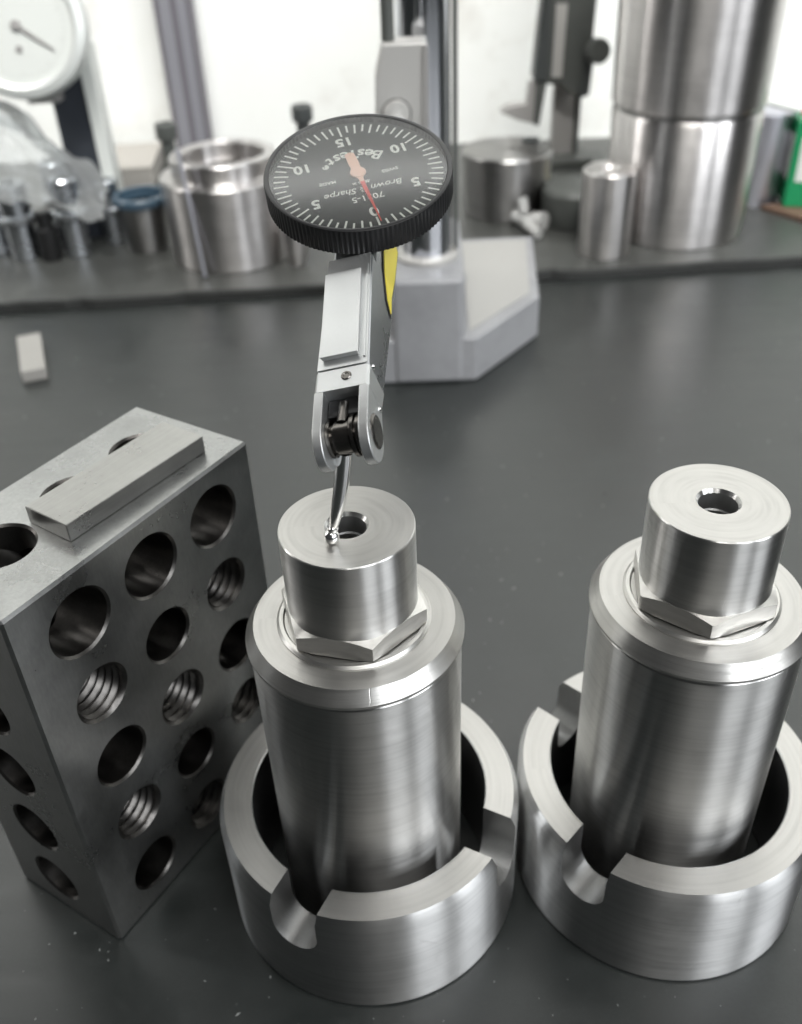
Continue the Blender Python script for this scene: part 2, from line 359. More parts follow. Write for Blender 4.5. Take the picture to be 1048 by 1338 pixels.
# per unit: arbor centre, hex corner angle, ring slot angle, labels
units = [((-7.70, 104.47), -75, -118, (0, 1, 2), 
          'turned steel arbor with the indicator ball resting on its drilled top face',
          'slotted steel ring around the arbor that the indicator touches, close beside the drilled block'),
         ((44.42, 106.32), -99, -134, (0, -1, -2),
          'turned steel arbor with a clear bore in its untouched top, the one further right',
          'slotted steel ring around the right arbor, its wide front segment scored by faint lines')]
for (ux, uy), hexa, slota, slots, lab_a, lab_r in units:
    A = thing('arbor', lab_a, 'machined part', (ux, uy, 0), 0, 'turned arbors standing in slotted rings')
    bm = bmesh.new(); lathe(bm, [(0, 0.05), (14.6, 0.05), (15.7, 1.2), (15.95, 60.3), (15.5, 60.75), (15.3, 60.8), (0, 60.8)], 160)
    obj('barrel', bm, STEEL, A)
    bm = bmesh.new(); lathe(bm, [(0, 60.85), (15.9, 60.85), (16.38, 61.15), (16.4, 61.6), (16.3, 61.75), (15.0, 63.7), (0, 63.7)], 160)
    for f in bm.faces:
        if f.calc_center_median().z > 63.69: f.material_index = 1
    obj('end_flange', bm, [STEEL_FACE, STEEL_END], A)
    bm = bmesh.new(); lathe(bm, [(9.6, 63.5), (11.5, 63.65), (11.5, 63.9), (11.1, 64.25), (10.55, 64.3), (10.3, 64.0), (9.6, 64.0)], 144)
    obj('collar_lip', bm, STEEL_FACE, A)
    bm = bmesh.new(); hexnut(bm, 9.62, 64.28, 67.6, 8.9, R(hexa))
    obj('hex_nut', bm, STEEL_FACE, A)
    bm = bmesh.new()
    lathe(bm, [(8.6, 64.4), (8.6, 67.2), (9.62, 67.25), (9.5, 68.0), (9.56, 69.0), (9.56, 80.33), (9.42, 80.47), (3.15, 80.47), (2.75, 79.9), (2.75, 77.2),
               (2.55, 77.0), (2.55, 75.4), (2.75, 75.2), (2.75, 73.8), (2.2, 73.2), (2.2, 69.5), (0, 68.2)], 144)
    for f in bm.faces:
        zc_ = f.calc_center_median().z
        if zc_ > 80.45: f.material_index = 1
        elif zc_ < 79.5 and f.calc_center_median().xy.length < 3: f.material_index = 2
    obj('spindle_head', bm, [STEEL, STEEL_END, SLOTSTEEL], A)
    # ring
    bm = bmesh.new()
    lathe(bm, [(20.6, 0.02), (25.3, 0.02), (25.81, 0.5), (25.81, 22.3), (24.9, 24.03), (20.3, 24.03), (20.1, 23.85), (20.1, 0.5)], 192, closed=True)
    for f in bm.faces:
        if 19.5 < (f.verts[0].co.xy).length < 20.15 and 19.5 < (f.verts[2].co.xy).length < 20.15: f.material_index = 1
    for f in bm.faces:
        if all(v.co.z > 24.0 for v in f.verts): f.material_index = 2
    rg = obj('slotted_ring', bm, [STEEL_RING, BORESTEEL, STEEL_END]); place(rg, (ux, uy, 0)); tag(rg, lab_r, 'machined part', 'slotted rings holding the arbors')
    cs = []
    for k in slots:
        bm = bmesh.new(); w = 4.1; zb = 14.3; rc_ = 3.9
        pts = [(-w, 40), (-w, zb+rc_)] + [(-w+rc_-rc_*math.cos(q), zb+rc_-rc_*math.sin(q)) for q in [PI/2*i/8 for i in range(1, 9)]] + \
              [(w-rc_+rc_*math.sin(q), zb+rc_-rc_*math.cos(q)) for q in [PI/2*i/8 for i in range(0, 9)]] + [(w, 40)]
        M = Matrix.Rotation(R(slota+90*k)-PI/2, 4, 'Z') @ Matrix(((1, 0, 0, 0), (0, 0, -1, 0), (0, 1, 0, 0), (0, 0, 0, 1)))
        prism(bm, pts, -15, -32, M)
        c = obj('cutter', bm, SLOTSTEEL, None, False); place(c, (ux, uy, 0)); cs.append(c)
    cut(rg, cs)

# ================================================================== DRILLED BLOCK
BX, BY, BP = -52.89, 91.89, R(57.12)
bm = bmesh.new(); box(bm, (25.4, 12.7, 38.1), (50.8, 25.4, 76.2))
bmesh.ops.bevel(bm, geom=bm.edges[:], offset=0.45, segments=1, affect='EDGES')
blk = obj('drilled_setup_block', bm, BLOCK, None, False); place(blk, (BX, BY, 0), BP)
tag(blk, 'ground steel setup block standing on end, drilled with rows of plain and threaded holes', 'steel block')
def cutter(p0, d, L, r, thread):
    """hole from p0 along d, countersunk at both mouths; threaded ones carry ridges"""
    bm = bmesh.new(); e = 0.38
    prof = [(0, -1), (r+e+1, -1), (r+e, 0), (r, e)] if not thread else [(0, -1), (r+e+1, -1), (r+e, 0), (r-0.15, e+.15)]
    if thread:
        z = e+0.4
        while z < L-e-1.6: prof += [(r-0.25, z), (r+0.55, z+0.75), (r-0.25, z+1.5)]; z += 1.59
        prof += [(r-0.15, L-e-.15)]
    else: prof += [(r, L-e)]
    prof += [(r+e, L), (r+e+1, L+1), (0, L+1)]
    lathe(bm, prof, 40)
    for v in bm.verts:
        if thread and e+.3 < v.co.z < L-e-.3: v.co.z += 0.4*v.co.x/r
    MX = axisM(p0, d)
    for v in bm.verts: v.co = MX @ v.co
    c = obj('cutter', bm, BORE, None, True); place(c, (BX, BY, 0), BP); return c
cs = []
for i, u in enumerate((10.9, 25.4, 40.0)):
    for j in range(5):
        thr = (i, j) in ((0, 1), (0, 3), (1, 2), (2, 1), (2, 3), (1, 4))
        r = (5.3, 4.7, 4.9, 4.6, 4.7)[j] - (0.1 if i else 0)
        cs.append(cutter((u+0.35, 0, 67.3-14.6*j), (0, 1, 0), 25.4, r if not thr else r-0.05, thr))
for z in (8.9, 23.6, 38.2, 52.8, 67.3): cs.append(cutter((0, 13.2, z), (1, 0, 0), 50.8, 4.9, False))
for u in (11.1, 25.7, 40.3): cs.append(cutter((u, 13.8, 0), (0, 0, 1), 76.2, 5.1, False))
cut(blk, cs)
# gauge block lying on top
ca, sa = math.cos(BP), math.sin(BP)
def blkpt(u, t, z): return (BX+u*ca-t*sa, BY+u*sa+t*ca, z)
gb = thing('gauge_block', 'small polished gauge block lying flat across the holes on top of the drilled block', 'gauge block', blkpt(31.1, 9.15, 76.21), BP-R(2.2))
bm = bmesh.new(); box(bm, (0, 0, 1.5), (28.2, 9.2, 3.0)); bmesh.ops.bevel(bm, geom=bm.edges[:], offset=0.12, segments=1, affect='EDGES')
g2 = obj('lapped_bar', bm, GAUGEBLK, gb, False)

# ================================================================== TEST INDICATOR
V = Vector
c = V((-4.238, 138.741, 118.855)); n = V((-.028, -.335, .942)).normalized(); a = V((.08, .938, .336)); a = (a-n*a.dot(n)).normalized(); s = a.cross(n)
ea = (a*33-s*1.0).normalized(); n0 = (n-n.dot(ea)*ea).normalized(); s0 = ea.cross(n0)
rho = R(14); nb = math.cos(rho)*n0-math.sin(rho)*s0; sb = ea.cross(nb)
O = c-4.5*n+.5*s-46*a
MB = Matrix((sb, ea, nb)).transposed().to_4x4(); MB.translation = O           # body frame: x right, y back, z up
U = (math.cos(R(-71))*s+math.sin(R(-71))*a); X = U.cross(n)                   # dial frame, its zero towards the viewer
MD = Matrix((X, U, n)).transposed().to_4x4(); MD.translation = c
T = thing('test_indicator', 'dial test indicator with black knurled bezel, its ball stylus touching the left arbor', 'dial indicator', (0, 0, 0), matrix=MB)
Di = MB.inverted() @ MD                                                        # dial frame inside body frame
def dial(name, bm, m, smooth=True, par=T):
    for v in bm.verts: v.co = Di @ v.co
    return obj(name, bm, m, par, smooth)
# body: wedge from fork to dial
bm = bmesh.new()
def wedge(bm, secs):
    rings = []
    for y, x0, x1, zt, zb in secs:
        ch = 0.35
        rings.append([bm.verts.new(q) for q in ((x0, y, zt-ch), (x0+ch, y, zt), (x1-ch, y, zt), (x1, y, zt-ch), (x1, y, zb), (x0, y, zb))])
    for A, B in zip(rings, rings[1:]):
        for k in range(6): bm.faces.new((A[k], A[(k+1) % 6], B[(k+1) % 6], B[k]))
    bm.faces.new(rings[0][::-1]); bm.faces.new(rings[-1])
wedge(bm, [(8.0, -3.7, 3.6, 0, -5.4), (11.4, -3.65, 3.55, 0, -6.2)])
body1 = obj('fork_head', bm, SATIN, T, False)
bm = bmesh.new()
wedge(bm, [(11.55, -3.55, 3.45, -0.05, -6.2), (32.3, -3.25, 3.2, -0.05, -10.1)])
wedge(bm, [(32.3, -3.25, 3.2, -1.6, -10.1), (46, -3.2, 3.1, -1.6, -12), (57, -3.2, 3.1, -1.6, -12)])
body2 = obj('body', bm, SIDE, T, False)
# bright top cover with raised dovetail rail
bm = bmesh.new(); prism(bm, [(-3.45, 11.6), (3.35, 11.6), (3.1, 32.3), (-3.15, 32.3)], -0.04, 0.12); obj('top_cover', bm, SATIN, T, False)
bm = bmesh.new()
A_ = [(-2.75, 13.1), (2.15, 13.1), (1.95, 28.6), (-3.0, 28.6)]; B_ = [(-2.95, 12.95), (2.3, 12.95), (2.1, 28.7), (-3.15, 28.7)]
lo = [bm.verts.new((x, y, 0.12)) for x, y in A_]; hi = [bm.verts.new((x, y, 0.95)) for x, y in B_]
bm.faces.new(hi); bm.faces.new(lo[::-1])
for k in range(4): bm.faces.new((lo[k], lo[(k+1) % 4], hi[(k+1) % 4], hi[k]))
obj('dovetail_rail', bm, SATIN, T, False, bevel=0.12)
# edge strip along the right of the cover
bm = bmesh.new(); prism(bm, [(2.75, 12.6), (3.05, 12.6), (2.85, 30), (2.55, 30)], 0.12, 0.3); obj('cover_edge', bm, SATIN, T, False)
# screw on the head
bm = bmesh.new(); M = axisM((0.55, 10.0, 0.02), (0, 0, 1)); lathe(bm, [(0, 0.06), (0.32, 0.06), (0.4, 0.16), (0.62, 0.16), (0.72, 0.02), (0.72, -0.3)], 24, M=M); obj('screw', bm, DARKSTEEL, T)
# fork legs
def leg(x0, x1):
    bm = bmesh.new(); pts = [(8.05, 0.0), (8.05, -5.35)]
    pts += [(3.0-4.3*math.sin(q), -3.5-3.35*math.cos(q)) for q in [PI*i/14*0.92 for i in range(0, 15)]]
    Mx = Matrix(((0, 0, 1, 0), (1, 0, 0, 0), (0, 1, 0, 0), (0, 0, 0, 1)))
    prism(bm, pts, x0, x1, Mx); return bm
obj('fork_arm', leg(-3.7, -2.45), SATIN, T, True, bevel=0.15)
obj('fork_arm', leg(2.3, 3.6), SATIN, T, True, bevel=0.15)
# dark clutch inside the fork
bm = bmesh.new(); M = axisM((-2.4, 3.0, -3.6), (1, 0, 0))
lathe(bm, [(0, 0.02), (2.4, 0.02), (2.4, 0.5), (1.9, 0.5), (1.9, 1.0), (2.15, 1.0), (2.15, 2.9), (1.7, 2.9), (1.7, 3.2), (2.7, 3.2), (2.75, 3.4), (2.7, 3.7), (2.2, 3.75), (2.2, 4.0), (2.6, 4.0), (2.6, 4.6), (0, 4.6)], 48, M=M)
obj('pivot_clutch', bm, DARKSTEEL, T)
bm = bmesh.new(); M = axisM((3.6, 3.0, -3.5), (1, 0, 0)); lathe(bm, [(0, 0.3), (2.0, 0.3), (2.3, 0.1), (2.3, 0)], 40, M=M); obj('pivot_screw', bm, DARKSTEEL, T)
bm = bmesh.new(); box(bm, (-0.1, 6.6, -3.6), (4.6, 2.8, 3.4)); obj('fork_web', bm, BLACKMETAL, T, False, bevel=0.2)
bm = bmesh.new(); tube(bm, [(-0.3, 7.2, -2.2), (-0.4, 3.9, -2.0)], [0.75, 0.75], 20); obj('lever_stub', bm, DARKSTEEL, T)
# stylus
Mi = MB.inverted()
ball = Mi @ V((-9.55, 100.55, 80.47+1.1))
piv = V((-1.25, 2.2, -5.4)); d = (ball-piv)
bend = V((0.32, 0.0, 0.0))
bm = bmesh.new()
ks = [0, .06, .16, .3, .45, .6, .74, .81, .85, .88, .90]; rs = [1.1, 1.1, 1.08, 1.05, 1.0, .93, .82, .74, .68, .55, .5]
tube(bm, [piv+d*k+bend*math.sin(PI*min(1, k/0.95)) for k in ks], rs, 24)
st = obj('stylus', bm, STYLUS, T)
bm = bmesh.new(); bmesh.ops.create_uvsphere(bm, u_segments=32, v_segments=20, radius=1.1)
for v in bm.verts: v.co += ball
obj('ball_tip', bm, STYLUS, st)
bm = bmesh.new(); q0 = piv+d*0.90; tube(bm, [q0-d.normalized()*.22, q0+d.normalized()*.18], [0.8, 0.8], 24); obj('collar', bm, STYLUS, st)
# yellow enamel mark on the side of the body
bm = bmesh.new(); Mx = Matrix(((0, 0, 1, 3.3), (1, 0, 0, 0), (0, 1, 0, 0), (0, 0, 0, 1)))
def sidepoly(pts, t0, t1): 
    bm = bmesh.new(); prism(bm, pts, t0, t1, Mx)
    for v in bm.verts: v.co.x += (v.co.y-32)*-0.012
    return bm
obj('side_mark_border', sidepoly([(27.6, -8.6), (29.2, -6.4), (34, -4.6), (41, -3.6), (45.8, -5), (46, -9), (45, -11.6), (37, -10.2), (31.5, -8.7)], 0.0, 0.10), BLACKMETAL, T, False)
obj('side_mark', sidepoly([(28.3, -8.3), (29.6, -6.7), (34, -5.0), (41, -4.1), (45.4, -5.4), (45.6, -9), (44.6, -11.1), (37, -9.8), (31.5, -8.3)], 0.1, 0.2), YELLOW, T, False)
# right side screws
for yy, zz in ((11.9, -1.4), (7.4, -4.6)):
    bm = bmesh.new(); lathe(bm, [(0, 0.25), (0.3, 0.25), (0.38, 0)], 16, M=axisM((3.58, yy, zz), (1, 0, 0))); obj('side_pin', bm, POLISH, T)
# bezel with groups of knurl lines
bm = bmesh.new(); RB = 13.77; n_ = 480
rings = []
prof = [(12.9, -0.15), (13.05, 0.02), (13.4, 0.06), (13.66, -0.05), ('k', -0.35), ('k', -3.9), (13.2, -4.35), (8, -4.4)]
for r, z in prof:
    vs = []
    for k in range(n_):
        th_ = 2*PI*k/n_; rr = r
        if r == 'k': rr = RB - (0.13 if k % 4 < 2 else 0.0)
        vs.append(bm.verts.new((rr*math.cos(th_), rr*math.sin(th_), z)))
    rings.append(vs)
for A, B in zip(rings, rings[1:]):
    for k in range(n_): bm.faces.new((A[k], A[(k+1) % n_], B[(k+1) % n_], B[k]))
dial('bezel', bm, BEZEL)
bm = bmesh.new(); lathe(bm, [(0, -4.4), (8.2, -4.4), (8.2, -5.0), (5.5, -5.2), (5.5, -8), (0, -8)], 48); dial('dial_hub', bm, BLACKMETAL)
bm = bmesh.new(); lathe(bm, [(0, -1.05), (13.0, -1.05), (13.05, -1.3), (0, -1.3)], 96); face = dial('dial_face', bm, DIALFACE)
bm = bmesh.new(); lathe(bm, [(0, 0.12), (11.8, 0.08), (12.95, -0.05), (13.0, -0.2)], 96); dial('crystal', bm, CRYSTAL)
# scale: 60 divisions
for k in range(60):
    ang = 2*PI*k/60; r0 = 9.9 if k % 10 == 0 else (10.25 if k % 2 == 0 else 10.7); r1 = 12.4; w = 0.15
    bm = bmesh.new(); Mz = Matrix.Rotation(-ang, 4, 'Z')
    prism(bm, [(-w, r0), (w, r0), (w, r1), (-w, r1)], -1.05, -1.02, Mz); dial('division_mark', bm, PRINT, False, face)
def text(name, s_, x, y, size, rot=0, shear=0, m=PRINT, bold=0.0, zz=-1.03):
    cv = bpy.data.curves.new(name, 'FONT'); cv.body = s_; cv.size = size; cv.align_x = 'CENTER'; cv.align_y = 'CENTER'
    cv.extrude = 0.012; cv.shear = shear; cv.offset = bold; cv.resolution_u = 3
    tmp = bpy.data.objects.new(name, cv); COL.objects.link(tmp); bpy.context.view_layer.update()
    me = bpy.data.meshes.new_from_object(tmp.evaluated_get(bpy.context.evaluated_depsgraph_get()))
    bpy.data.objects.remove(tmp); bm = bmesh.new(); bm.from_mesh(me); bpy.data.meshes.remove(me)
    Mt = Matrix.Translation((x, y, zz)) @ Matrix.Rotation(rot, 4, 'Z')
    for v in bm.verts: v.co = Mt @ v.co
    return dial(name, bm, m, False, face)
for k, tx in ((0, '0'), (10, '5'), (20, '10'), (30, '15'), (40, '10'), (50, '5')):
    ang = 2*PI*k/60; rr = 8.55; text('numeral', tx, rr*math.sin(ang), rr*math.cos(ang), 2.7, 0, 0, PRINT, 0.09)
word = 'BesTest'; Rw = 9.0
for k, ch in enumerate(word+'\u00ae'):
    t_ = (k-3.5)*0.17; sz = (2.9 if k < 7 else 1.3)
    text('lettering', ch, Rw*math.sin(t_)*0.80, -5.2+Rw*(1-math.cos(t_))*0.9+ (0.3 if k == 7 else 0), sz, t_*0.8, 0.15, PRINT, 0.06)
text('lettering', 'Brown & Sharpe', 0, 3.3, 1.75, 0, 0.3, PRINT, 0.02)
text('lettering', '7031-5', 0, 5.3, 1.7, 0, 0, PRINT, 0.03)
text('lettering', 'SWISS', -4.7, 0.3, 0.95, 0.05, 0, PRINT, 0.02)
text('lettering', 'MADE', 4.7, 0.3, 0.95, -0.05, 0, PRINT, 0.02)
text('lettering', '.0005 in', 0, 1.75, 0.85, 0, 0, PRINT, 0.02)
# needle
bm = bmesh.new(); prism(bm, [(-0.36, 0), (0.36, 0), (0.30, 4.0), (0.16, 8.2), (0.07, 11.5), (-0.07, 11.5), (-0.16, 8.2), (-0.30, 4.0)], -0.62, -0.55, Matrix.Rotation(R(1.5), 4, 'Z'))
nd_ = dial('needle', bm, NEEDLE, False)
bm = bmesh.new(); prism(bm, [(-0.62, 0), (-0.8, -2.2), (-0.72, -4.6), (0, -5.0), (0.72, -4.6), (0.8, -2.2), (0.62, 0), (0.32, 2.2), (-0.32, 2.2)], -0.545, -0.5, Matrix.Rotation(R(1.5), 4, 'Z')); dial('needle_tail', bm, NEEDLEPALE, False, nd_)
bm = bmesh.new(); lathe(bm, [(0, -0.3), (0.7, -0.32), (1.15, -0.4), (1.2, -0.6)], 32); dial('needle_hub', bm, NEEDLEPALE, True, nd_)

# ================================================================== HEIGHT GAUGE STAND (silver base, chrome column, clamp)
HG = thing('height_gauge_stand', 'silver height gauge stand with winged base and chrome column behind the test indicator', 'gauge stand', (12.5, 320, 0))
def loc(pts, cx=12.5, cy=320): return [(x-cx, y-cy) for x, y in pts]
bm = bmesh.new(); prism(bm, loc([(-6, 292.3), (28, 291.8), (54, 324.4), (60, 386), (-20, 386), (-18, 325)]), 0.02, 16.5)
obj('base', bm, [BASEPAINT], HG, False, bevel=1.0)
bm = bmesh.new(); prism(bm, loc([(0, 291.4), (23.2, 291.0), (24.5, 296), (26.5, 352), (-4, 352), (-1.5, 296)]), 0.03, 38)
obj('column_block', bm, [BASEPAINT], HG, False, bevel=1.8)
bm = bmesh.new(); prism(bm, loc([(26, 297), (50.6, 327), (56.5, 381), (29, 381)]), 16.52, 16.9); obj('wing_pad', bm, BASETOP, HG, False)
bm = bmesh.new(); prism(bm, loc([(-3, 298), (-17, 327), (-19, 381), (-4, 381)][::-1]), 16.52, 16.9); obj('wing_pad', bm, BASETOP, HG, False)
bm = bmesh.new(); lathe(bm, [(10.6, 38.02), (10.6, 39.4), (9.6, 40.2), (8.3, 40.2)], 64, 0, -7); obj('column_ring', bm, BRACKET, HG)
bm = bmesh.new(); lathe(bm, [(0, 38.0), (8.3, 38.0), (8.3, 260), (0, 260)], 96, 0, -7); obj('column', bm, COLCHROME, HG)
bm = bmesh.new(); box(bm, (9.7, -7, 150), (1.4, 4.5, 218)); obj('column_dark_strip', bm, DARKPAINT, HG, False)  # dark strip along the right edge of the column
# clamp bracket
BR = thing('clamp_bracket', 'pale grey clamp bracket fixed to the chrome column just above the dial', 'clamp', (5, 285, 86))
bm = bmesh.new(); Mxz = Matrix(((1, 0, 0, 0), (0, 0, 1, 0), (0, 1, 0, 0), (0, 0, 0, 1)))
prism(bm, [(-8.1, -6), (-7.3, 15.5), (-4.9, 24.0), (7.6, 24.0), (7.4, -6)], 0, 11, Mxz); obj('bracket_plate', bm, BRACKET, BR, False, bevel=0.5)
bm = bmesh.new(); prism(bm, [(5.5, -5), (7.6, -5), (7.8, 23.6), (6.3, 23.6)], -0.6, 0.02, Mxz); obj('bracket_edge', bm, GREYPAINT, BR, False, bevel=0.2)
bm = bmesh.new(); lathe(bm, [(0, 0.9), (3.7, 0.9), (4.0, 0.5), (4.0, -0.2)], 40, M=axisM((-1.6, 0, 5.5), (0, -1, 0))); obj('clamp_knob', bm, BRACKET, BR)
bm = bmesh.new(); lathe(bm, [(4.35, 0.15), (4.35, -0.2), (4.05, -0.2), (4.05, 0.15)], 40, closed=True, M=axisM((-1.6, -0.02, 5.5), (0, -1, 0))); obj('knob_groove', bm, BLACKMETAL, BR)
# dark rod standing up from the bracket, and the arm that carries the indicator
bm = bmesh.new(); tube(bm, [(0, 0, 24.1), (0.1, 0.3, 120)], [1.85, 1.85], 24)
for v in bm.verts: v.co += V((-3.2, 5, 0))
obj('rod', bm, DARKPAINT, BR)
p0 = O+55*ea-5*nb; p1 = V((3.5, 285.2, 88.5))
bm = bmesh.new(); tube(bm, [p0-V((5, 285, 86)), p1-V((5, 285, 86))], [2.4, 2.4], 24); obj('holding_arm', bm, SATIN, BR)

# ================================================================== THINGS ON THE REAR SLAB (top at z = 4)
Z = 4.02
def cylthing(name, label, cat, x, y, parts, group=None, n=96):
    T_ = thing(name, label, cat, (x, y, Z), 0, group)
    for pn, prof, m in parts:
        bm = bmesh.new(); lathe(bm, prof, n); obj(pn, bm, m, T_)
    return T_
cylthing('stepped_collar', 'wide turned steel collar with a stepped neck and open bore, left of the dial', 'machined part', -70.3, 416.1,
         [('collar_body', [(15, 0), (26.6, 0), (27.1, 0.6), (28.0, 35.2), (27.2, 36.0), (23.4, 36.3), (15, 36.3)], STEEL_FAR),
          ('neck', [(17.6, 36.0), (23.2, 36.4), (22.6, 37.0), (22.6, 43.2), (22.2, 43.8), (18.6, 44.0), (17.6, 43.2), (17.2, 5)], STEEL_FAR)])
cylthing('large_cylinder', 'tall steel cylinder at the right, two halves meeting at a dark groove', 'machined part', 129.9, 423.8,
         [('lower_body', [(0, 0), (29.8, 0), (30.4, 0.6), (30.6, 7), (30.9, 7.3), (31.6, 52.2), (31, 53.2), (0, 53.2)], STEEL_FAR),
          ('joint_groove', [(0, 53.3), (31.1, 53.3), (31.1, 55.2), (0, 55.2)], STEEL_DULL),
          ('upper_body', [(0, 55.3), (31.6, 55.3), (32.3, 56.2), (33.6, 150), (0, 150)], STEEL_FAR)])
cylthing('small_cylinder', 'short bright steel cylinder with a centred dimple, in front of the tall cylinder', 'machined part', 93.0, 397.3,
         [('cylinder_body', [(0, 0), (10.9, 0), (11.2, 0.5), (11.3, 35.2), (10.6, 35.9), (4.2, 35.9), (3.0, 34.5), (0, 34)], STEEL_FAR)])
cylthing('dark_cylinder', 'dull dark steel cylinder with a flat top, just right of the chrome column', 'machined part', 57.0, 456.7,
         [('cylinder_body', [(0, 0), (19.2, 0), (19.6, 0.5), (21.3, 28.4), (20.6, 29.4), (0, 29.6)], STEEL_DULL)])
cylthing('aluminium_tube', 'pale lilac aluminium cylinder standing at the right behind the tall steel cylinder', 'machined part', 177.2, 455.5,
         [('cylinder_body', [(0, 0), (11.0, 0), (11.4, 0.6), (13.2, 42), (12.7, 42.8), (0, 42.8)], LILAC)])
cylthing('turned_cone', 'small pale tapered steel piece beside the foot of the stepped collar', 'machined part', -40.6, 397.5,
         [('cone_body', [(0, 0), (3.2, 0), (5.6, 7), (6.4, 15), (5, 18), (0, 18)], STEEL_FAR)], n=48)
t = bmesh.new(); tube(t, [(0, 0, 0), (-3.6, -1.8, 10)], [0.01, 0.01], 3); t.free()
# tall pale rod leaning on the collar
bm = bmesh.new(); tube(bm, [(0, 0, 0.9), (-4.6, 8.2, 52)], [0.9, 0.9], 12); o = obj('thin_rod', bm, LILAC); place(o, (-79.6, 385.5, Z)); tag(o, 'thin pale rod leaning against the front of the stepped collar', 'rod')
# cap screws standing on end
def screw(x, y, z, h, label, m):
    T_ = thing('cap_screw', label, 'screw', (x, y, z), 0, 'cap screws standing behind the collar')
    bm = bmesh.new(); lathe(bm, [(0, 0), (3.0, 0), (3.2, 0.4), (3.2, h-7), (0, h-7)], 32); obj('shank', bm, m, T_)
    bm = bmesh.new(); lathe(bm, [(3.2, h-6.9), (4.9, h-6.9), (5.0, h-6.5), (5.0, h-0.5), (4.6, h), (2.6, h), (2.4, h-3), (0, h-3)], 32); obj('head', bm, m, T_)
screw(-104.0, 468, Z, 44.5, 'dark grey cap screw standing on end at the left shoulder of the stepped collar', DARKPAINT)
screw(-39.0, 470, Z, 49.5, 'black cap screw standing upright behind the left rim of the black dial', BLACKPL)
bm = bmesh.new(); lathe(bm, [(0, 0), (4.0, 0), (4.0, 33), (0, 33)], 32); o = obj('aluminium_pin', bm, LILAC); place(o, (-44.6, 466, Z)); tag(o, 'pale grey pin standing just left of the black cap screw', 'pin')
# profile at the wall
PR = thing('aluminium_upright', 'tall lavender grey aluminium upright standing against the wall left of the dial', 'upright', (-110.5, 569, Z))
bm = bmesh.new(); box(bm, (0, 0, 130), (14.5, 14, 260)); obj('profile', bm, LAV, PR, False, bevel=0.8)
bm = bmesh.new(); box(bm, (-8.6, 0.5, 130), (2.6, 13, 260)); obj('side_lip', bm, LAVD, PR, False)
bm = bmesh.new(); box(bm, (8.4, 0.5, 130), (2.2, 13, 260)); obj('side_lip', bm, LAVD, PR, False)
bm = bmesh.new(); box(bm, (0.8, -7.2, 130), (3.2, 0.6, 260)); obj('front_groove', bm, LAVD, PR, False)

# big white dial gauge at the left, on a dark stand
GC = V((-148.5, 428, 98.3)); gdir = V((0.10, -0.96, 0.26)).normalized()
DG = thing('dial_gauge', 'large white faced dial gauge with one long hand, cut off at the upper left corner', 'dial gauge', GC, matrix=axisM(GC, gdir, (1, 0, 0)))
bm = bmesh.new(); lathe(bm, [(0, 0), (22.6, 0), (22.6, 0.1), (0, -8)], 96); obj('gauge_face', bm, WHITEPL, DG)
bm = bmesh.new(); lathe(bm, [(22.5, -0.2), (22.7, 1.4), (24.3, 2.0), (27.3, 0.8), (27.8, -1.0), (27.8, -9), (25, -12), (0, -12)], 96); obj('gauge_rim', bm, GAUGERIM, DG)
def flat(pts, z0, z1, m, name, par, rot=0, off=(0, 0)):
    bm = bmesh.new(); prism(bm, pts, z0, z1, Matrix.Translation((off[0], off[1], 0)) @ Matrix.Rotation(rot, 4, 'Z')); return obj(name, bm, m, par, False)
hd = flat([(-1.0, -1.2), (0.9, -1.2), (1.0, 1.2), (0.5, 17), (-0.3, 17)], 0.7, 1.0, GREYPAINT, 'gauge_hand', DG, R(-124))
bm = bmesh.new(); lathe(bm, [(0, 1.8), (1.9, 1.6), (2.2, 0.2)], 24); obj('hand_hub', bm, GREYPAINT, hd)
bm = bmesh.new(); lathe(bm, [(0, 0.8), (1.3, 0.7), (1.5, 0.1)], 20, -0.2, -8.8); obj('turn_counter', bm, GREYPAINT, DG)
for k in range(50):
    ang = 2*PI*k/50; l = 2.2 if k % 5 == 0 else 1.2
    flat([(-0.08, 19.6-l), (0.08, 19.6-l), (0.08, 19.8), (-0.08, 19.8)], 0.1, 0.13, GREYPAINT, 'gauge_mark', DG, ang)
DS = thing('gauge_column', 'dark rectangular column with a pale side strip, below the white dial gauge', 'column', (-138, 448, Z))
bm = bmesh.new(); box(bm, (0, 0, 46), (15.5, 12, 92)); obj('column_body', bm, NAVY, DS, False, bevel=0.5)
bm = bmesh.new(); box(bm, (10.5, -2, 42), (5.4, 12, 84)); obj('pale_strip', bm, WHITEPL, DS, False, bevel=0.3)
bm = bmesh.new(); box(bm, (-8.8, -9, 68), (14, 9, 11)); obj('cross_arm', bm, GREYPAINT, DS, False, bevel=0.8)

# two shiny fittings in the bag
def fitting(x, y, label, h=33, r=7.0):
    T_ = thing('bright_fitting', label, 'fitting', (x, y, Z), 0, 'bright fittings under the plastic bag')
    bm = bmesh.new(); lathe(bm, [(0, 0), (r*.86, 0), (r*.92, 0.6), (r*.92, h*.48), (0, h*.48)], 48); obj('stem', bm, FITMET, T_)
    bm = bmesh.new(); lathe(bm, [(r*.95, h*.5), (r*1.25, h*.52), (r*1.3, h*.58), (r*.98, h*.62), (r*.98, h*.98), (r*.9, h), (r*.5, h), (r*.45, h*.8), (0, h*.8)], 48); obj('flanged_head', bm, FITMET, T_)
fitting(-166, 420, 'bright flanged fitting nearest the left edge, under the white fold of the bag', 34, 7.2)
fitting(-142.5, 421, 'bright flanged fitting standing under the sloping edge of the plastic bag', 35, 6.6)
fitting(-180.5, 428, 'bright flanged fitting half cut off by the left frame edge', 36, 6.8)
fitting(-150.5, 437, 'bright flanged fitting behind the black plug, deep under the bag', 38, 6.4)
